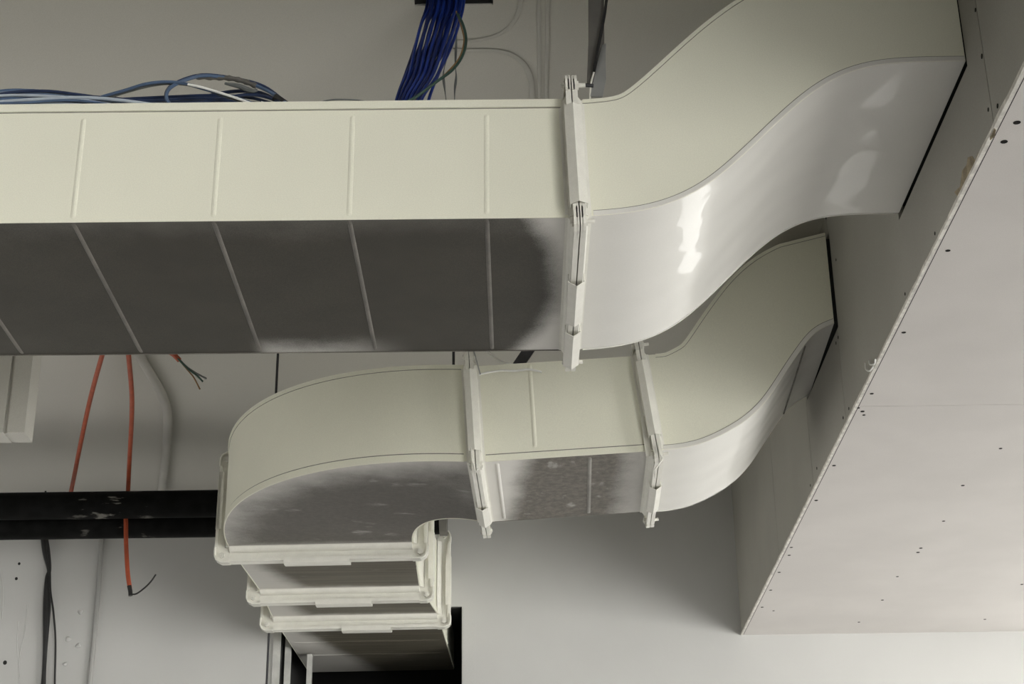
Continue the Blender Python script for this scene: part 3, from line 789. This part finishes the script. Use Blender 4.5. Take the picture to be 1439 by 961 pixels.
for i, (pl, r, mk) in enumerate(lying):
    if i in (8, 9): lab = '%s cable arching up off the big duct top in a low hump' % names[mk]; grp = None
    elif i in (10, 11): lab = '%s cable bent in a tall loop at the black-taped end of the bundle' % names[mk]; grp = None
    else: lab = '%s cable lying in the bundle along the big duct top' % names[mk]; grp = '%s cables lying on the big duct' % names[mk]
    pts = [at(px, py, y=y) for px, py, y in pl]
    pts = [V((p.x, p.y, max(p.z, ZT + slope.z * (p.x - FBR.x) + r + .0055))) for p in pts]
    if pl[0][0] == -60:      # the bundle runs on along the duct to the room's side wall
        p0 = pts[0]; pts = [V((p0.x - d_, p0.y + .006 * math.sin(i + d_ * 5), ZT + slope.z * (p0.x - d_ - FBR.x) + r + .006 + .004 * (i % 4))) for d_ in (2.75, 2.0, 1.3, .6)] + pts
    o = cable('network_cable', pts, r, M[mk], lab, grp)
    if i == 11:   # black tape wound round the loop
        b = MB(); b.tube(smooth_path([at(px, py, y=YF + .055) for px, py in ((276, 108), (300, 109), (322, 110), (342, 114), (360, 121))], 6), [.0055 + .0012 * math.sin(k * 1.7) for k in range(25)], 9)
        tape = b.build('tape_wrap', M['strap'], o)
        b = MB(); b.tube(smooth_path([at(px, py, y=YF + .05) for px, py in ((316, 117), (336, 121), (352, 127), (362, 127))], 5), [.003 + .003 * math.sin(k * PI / 15) for k in range(16)], 7); b.build('tape_wrap', M['grey'], o)
        b = MB(); b.tube(smooth_path([at(px, py, y=YF + .045) for px, py in ((386, 137), (396, 142), (406, 148), (413, 152))], 5), [.009 - .0003 * k for k in range(16)], 9); b.build('tape_wrap', M['black'], o)
b = MB(); p = [at(px, py, y=YF - .004) for px, py in ((330, 135.5), (348, 141), (366, 147.5), (372, 150))]
b.tube(smooth_path([at(px, py, y=YF + .0) for px, py in ((264, 118.5), (283, 122.5), (305, 129), (330, 137), (352, 145), (368, 150))], 5), .0028, 7)
tag(b.build('cable_sheen', M['white']), 'white strand standing for the sheen on the hump of blue cables', 'cable')  # white tube added as the sheen along the arching blue cable
b = MB(); b.extrude([at(px, py, y=YF - .002) for px, py in ((367, 142), (379, 145), (386, 149), (372, 150), (369, 147))], (0, .006, 0)); tag(b.build('cable_tag', M['white']), 'small white tag at the end of the white sheen strand on the big duct', 'tag')
px_cable('thin_cable', [(432, 150, 3.0), (448, 144, 3.0), (468, 140, 3.0), (490, 140, 3.0), (510, 142, 3.0), (530, 148, 3.0)], .0017, M['grey'], 'thin grey cable arching over the duct top between the bundle and the hanging blue cables')

# ------------------------------------------------------------------ strap hangers, rods, brace
def strap():
    y = 2.985
    lo = at(833, 132, y=y); tp = V((at(838, 0, y=y).x + .006, y, CEIL - .001))
    root = thing('hanger_strap', lo, 'grey steel hanger strap rising from the big joint to the ceiling', 'hanger')
    b = MB(); b.loft([[c + V((-.017, 0, 0)), c + V((.017, 0, 0)), c + V((.017, .004, 0)), c + V((-.017, .004, 0))] for c in (at(836, 118, y=y), at(838, 60, y=y), tp)], smooth=False)
    b.build('strap', M['strap'], root)
    pts = [(849, 62), (845, 90), (843, 112), (838, 136)]; b = MB(); loops = []
    for i, (px, py) in enumerate(pts):
        c = at(px, py, y=y - .007); w = (.004, .009, .013, .013)[i]; t = (.004, .003, .0, -.002)[i]
        loops.append([c + V((-w, t, 0)), c + V((w, -t, 0)), c + V((w, .003 - t, 0)), c + V((-w, .003 + t, 0))])
    b.loft(loops); b.build('clip_tab', M['zinc'], root)
    b = MB(); b.tube(smooth_path([at(px, py, y=y - .007) for px, py in ((835, 100), (830, 120), (829, 142))], 5), .0022, 6); b.build('clip_edge', M['flange'], root)
    b = MB(); b.tube([at(px, py, y=y - .010) for px, py in ((820, 119.5), (834, 120.5))], .0042, 8); b.build('bolt', M['rod'], root)
    px_cable('black_cable', [(835, 100, y - .012), (840, 70, y - .012), (846, 40, y - .012), (851, 10, y - .012), (853, -20, y - .012)], .0032, M['black'], 'black cable running up the grey hanger strap', tail=(None, [(at(853, -20, y=y).x + .004, y - .006, CEIL - .002)]))
strap()

def rod(px, py, y, zbase, label):
    q = at(px, py, y=y); b = MB()
    b.tube([(q.x, y, zbase), (q.x, y, CEIL - .001)], .0042, 8); o = b.build('threaded_rod', M['rod'])
    tag(o, label, 'rod')
    b = MB(); b.extrude([(q.x + .011 * math.cos(k * PI / 3), y + .011 * math.sin(k * PI / 3), zbase) for k in range(6)], (0, 0, .009)); b.build('nut', M['bolt'], o)
i_el = min(range(len(outer)), key=lambda i: abs(outer[i].x - at(388, 583, y=5.1).x))
rod(387.5, 560, 5.05, outer[i_el].z + H2 + .001, 'dark threaded rod hanging above the curved back of the elbow')
rod(637.3, 520, 4.62, FA.z + UA.z * H2 + .002 - .02, 'dark threaded rod hanging beside the joint between elbow and short duct')

def brace():
    y = 4.47
    lo = at(725, 520, y=y); zt = (FA + U2 * H2 + D2 * (lo.x - FA.x)).z
    lo = V((lo.x, y, zt + .012)); mid = at(745, 488, y=y); d = (mid - lo).normalized(); top = lo + d * ((CEIL - .012 - lo.z) / d.z)
    root = thing('duct_brace', lo, 'dark slanted steel brace standing on the short duct, reaching up behind the big duct', 'brace')
    b = MB(); w = V((.019, 0, 0)); t = V((0, .008, 0))
    b.loft([[c - w, c + w, c + w + t, c - w + t] for c in (lo, top)], smooth=False); b.build('bar', M['rod'], root)
    b = MB(); b.box((lo.x - .026, y - .012, zt + .0005), (lo.x + .016, y + .03, zt + .011)); b.build('foot', M['rod'], root)
brace()
px_cable('white_wire', [(656, 515, 4.375), (659, 500, 4.375), (663, 490, 4.38), (667, 497, 4.375), (671, 512, 4.37), (675, 526, 4.37)], .0020, M['zinc'], 'thin wire looped over the flange between elbow and short duct')
px_cable('white_wire', [(668, 486, 4.52), (678, 489, 4.50), (690, 498, 4.46), (704, 507, 4.44), (722, 512, 4.42), (740, 514, 4.41), (752, 512, 4.41), (757, 510, 4.41), (755, 518, 4.41)], .0024, M['white'], 'pale wire drooping across the foot of the slanted brace')
px_cable('white_wire', [(673, 526, 4.375), (690, 522.5, 4.378), (706, 520.5, 4.378), (724, 521, 4.378), (742, 519, 4.378), (757, 521.5, 4.378), (761, 523, 4.378)], .003, M['white'], 'white wire lying along the top edge of the short duct')

# ------------------------------------------------------------------ black pipes and what hangs by them
YP = 6.12
def pipes():
    c0, c1 = at(-30, 712, y=YP), at(625, 701, y=YP)
    r = .053
    zt = at(150, 689, y=YP - .02).z
    zc = zt - r
    x1 = at(618, 740, y=YP + .16).x
    b = MB(); b.tube([(-3.4, YP, zc), (x1 - .25, YP, zc)], r, 28)
    tag(b.build('black_pipe', M['pipe']), 'upper and nearer of the two black pipes running behind the elbow', 'pipe')
    zb = at(150, 756, y=YP + .13).z; r2 = .058
    b = MB(); b.tube([(-3.4, YP + .13, zb + r2), (x1, YP + .13, zb + r2)], r2, 28)
    o = tag(b.build('black_pipe', M['pipe']), 'lower black pipe, half hidden by the upper one, its collared end showing past the elbow', 'pipe')
    b = MB(); b.tube([(x1 + .001, YP + .13, zb + r2), (x1 + .03, YP + .13, zb + r2)], r2 + .006, 24)
    b.build('end_collar', M['strap'], o)
    return zc, r, zb, r2
PZ, PR, PZ2, PR2 = pipes()

def orange(pl, label, wires, end_dark=True):
    root_pts = [at(px, py, y=y) for px, py, y in pl]
    p0 = root_pts[0]; root_pts = [V((p0.x + .03, p0.y - .22, CEIL - .022)), V((p0.x + .02, p0.y - .12, min(CEIL - .03, p0.z + .04)))] + root_pts      # clipped to the ceiling above the big duct
    b = MB(); b.tube(smooth_path(root_pts, 8), .0085, 10); o = tag(b.build('orange_cable', M['orange']), label, 'cable')
    for w, mk, r in wires:
        k = MB(); k.tube(smooth_path([at(px, py, y=y) for px, py, y in w], 5), r, 6); k.build('bare_wire', M[mk], o)
    return o
# the loops start above the big duct's top line of sight, at the ceiling
def ceil_start(px, y): q = at(px, 400, y=y); return q
orange([(164, 450, 4.95), (146, 492, 5.1), (128, 556, 5.5), (116, 610, 5.85), (107, 655, 6.14), (100, 690, 6.34), (93, 722, 6.42)], 'orange cable slanting down behind the black pipes', [])
orange([(176, 445, 4.95), (180, 492, 5.1), (185, 550, 5.45), (185, 590, 5.7), (182, 645, 6.02), (180, 688, 6.19), (178.5, 706, 6.19), (177, 722, 6.178), (177, 745, 6.165), (177.5, 770, 6.15), (179.5, 805, 6.14), (182.5, 826, 6.14)],
       'orange cable threaded between the two black pipes with its cut end hanging below', [
        ([(181.5, 823, 6.135), (183, 830, 6.135), (183.5, 837, 6.135)], 'black', .009), ([(184, 835, 6.135), (192, 834, 6.13), (203, 826, 6.12), (212, 817, 6.11), (219, 807, 6.10)], 'black', .0032)])
orange([(205, 452, 5.0), (222, 480, 5.0), (236, 493, 5.0), (244, 498, 5.0), (252, 506, 5.0)], 'orange cable stub with its frayed dark wires fanned out under the big duct', [
        ([(250, 503, 5.0), (262, 515, 5.0), (275, 524, 5.0), (290, 532, 5.0)], 'grey', .0032), ([(250, 504, 4.99), (264, 518, 4.99), (276, 527, 4.99), (285, 536, 4.99)], 'green', .0032), ([(251, 505, 5.01), (262, 518, 5.01), (272, 530, 5.01), (281, 547, 5.01)], 'copper', .0026)])

b = MB(); yb = WALL - .02
pts = smooth_path([at(px, py, y=yb) for px, py in ((60, 740), (65, 775), (69, 800), (67, 812), (66, 850), (64, 900), (61, 961), (58, 1010))], 6)
b.tube(pts, [.0125 + .004 * math.sin(k * .33) for k in range(len(pts))], 10); tag(b.build('black_cable', M['black']), 'thick black cable hanging down the far wall below the black pipes', 'cable')
px_cable('black_cable', [(64, 690, yb - .02), (66, 760, yb - .02), (70, 800, yb - .02), (71, 830, yb - .02), (75, 860, yb - .02), (78, 900, yb - .01), (77, 961, yb - .005), (77, 1010, yb - .005)], .0042, M['black'], 'thin black wire curling beside the thick black cable on the far wall')
b = MB(); b.tube([at(px, py, y=WALL - .012) for px, py in ((146, 700), (142, 762), (138, 830), (132, 900), (126, 961), (121, 1020))], .0105, 10)
tag(b.build('wall_conduit', M['wallpipe']), 'slim grey conduit running straight down the far wall under the black pipes', 'conduit')

# ------------------------------------------------------------------ painted conduits on the ceiling
def conduit(pl, r, label, mat='conduit', sides=12, flat=.35):
    z = CEIL - r * flat
    b = MB(); b.tube(smooth_path([at(px, py, z=z) for px, py in pl], 8), r, sides)
    for p in b.v: p.z = z + (p.z - z) * flat
    tag(b.build('ceiling_conduit', M[mat]), label, 'conduit')
conduit([(733, -700), (733, -300), (733, -20), (732, 0), (728, 20), (718, 36), (704, 47), (684, 54), (656, 58), (612, 58)], .006, 'ceiling conduit bending away from the big duct, nearest the blue bundle')
conduit([(612, 71), (660, 71), (700, 72), (722, 79), (738, 93), (746, 112), (748, 135), (748, 180)], .007, 'ceiling conduit bending towards the big duct beside the straight one')
conduit([(755, -700), (756, -300), (757.5, 40), (758, 100), (758.5, 180)], .005, 'straight painted conduit running over the big duct')
conduit([(775, -700), (772, -300), (769, 40), (768, 100), (767, 180)], .005, 'second straight painted conduit, nearer the hanger strap')
pl = [(150, 452), (190, 492), (213, 528), (230, 560), (236, 590), (233, 640), (227, 690)]
conduit(pl, .018, 'thick painted conduit bending across the ceiling towards the black pipes', flat=.9)

# ------------------------------------------------------------------ studs in the far opening
for px0, px1, y, n in ((383, 393.5, WALL - .012, 1), (400, 407.5, WALL + .06, 2), (431.5, 438, WALL + .10, 3)):
    a, c = at(px0, 925, y=y).x, at(px1, 925, y=y).x
    b = MB(); zt = at(640, 852, y=WALL).z - .006 if n == 2 else at(385, 872, y=y).z if n == 1 else E3o.z - .008
    b.extrude([(a, y, 2.551), (c, y, 2.551), (c, y + (.011 if n == 1 else .04), 2.551), (a, y + (.011 if n == 1 else .04), 2.551)], (0, 0, zt - 2.551))
    structure(b.build('trim_%d' % n, M['stud']))
b = MB(); q = at(377.5, 900, y=6.55); b.tube([(q.x, 6.55, 2.6), (q.x, 6.55, CEIL - .001)], .0045, 8)
tag(b.build('threaded_rod', M['rod']), 'thin dark rod hanging below the last joint by the wall opening', 'rod')

# ------------------------------------------------------------------ light: open shopfront behind the camera
w = bpy.data.worlds.new('daylight'); SC.world = w; w.use_nodes = True
bg = w.node_tree.nodes['Background']; bg.inputs['Color'].default_value = (1.0, .985, .93, 1); bg.inputs['Strength'].default_value = 3.0
# glow patch added to the sky to brighten the big duct's front
wt = w.node_tree; tc = nd(wt, 'ShaderNodeTexCoord'); dp = nd(wt, 'ShaderNodeVectorMath', operation='DOT_PRODUCT')
wt.links.new(tc.outputs['Generated'], dp.inputs[0]); dp.inputs[1].default_value = V((.67, -.74, -.10)).normalized()
wt.links.new(rng(wt, dp.outputs['Value'], .88, .995, 2.6, 18.0), bg.inputs['Strength'])
sd = bpy.data.lights.new('sun', 'SUN'); so = bpy.data.objects.new('sun', sd); COL.objects.link(so)
sd.energy = 3.0; sd.angle = math.radians(3); sd.color = (1, .975, .96)
so.rotation_euler = V((-1.0, .35, -.72)).to_track_quat('-Z', 'Y').to_euler()

vs = SC.view_settings; vs.view_transform = 'Standard'; vs.look = 'None'; vs.exposure = 0.0; vs.gamma = 1.0; vs.use_curve_mapping = False
SC.cycles.max_bounces = 10; SC.cycles.diffuse_bounces = 6
SC.cycles.use_denoising = True
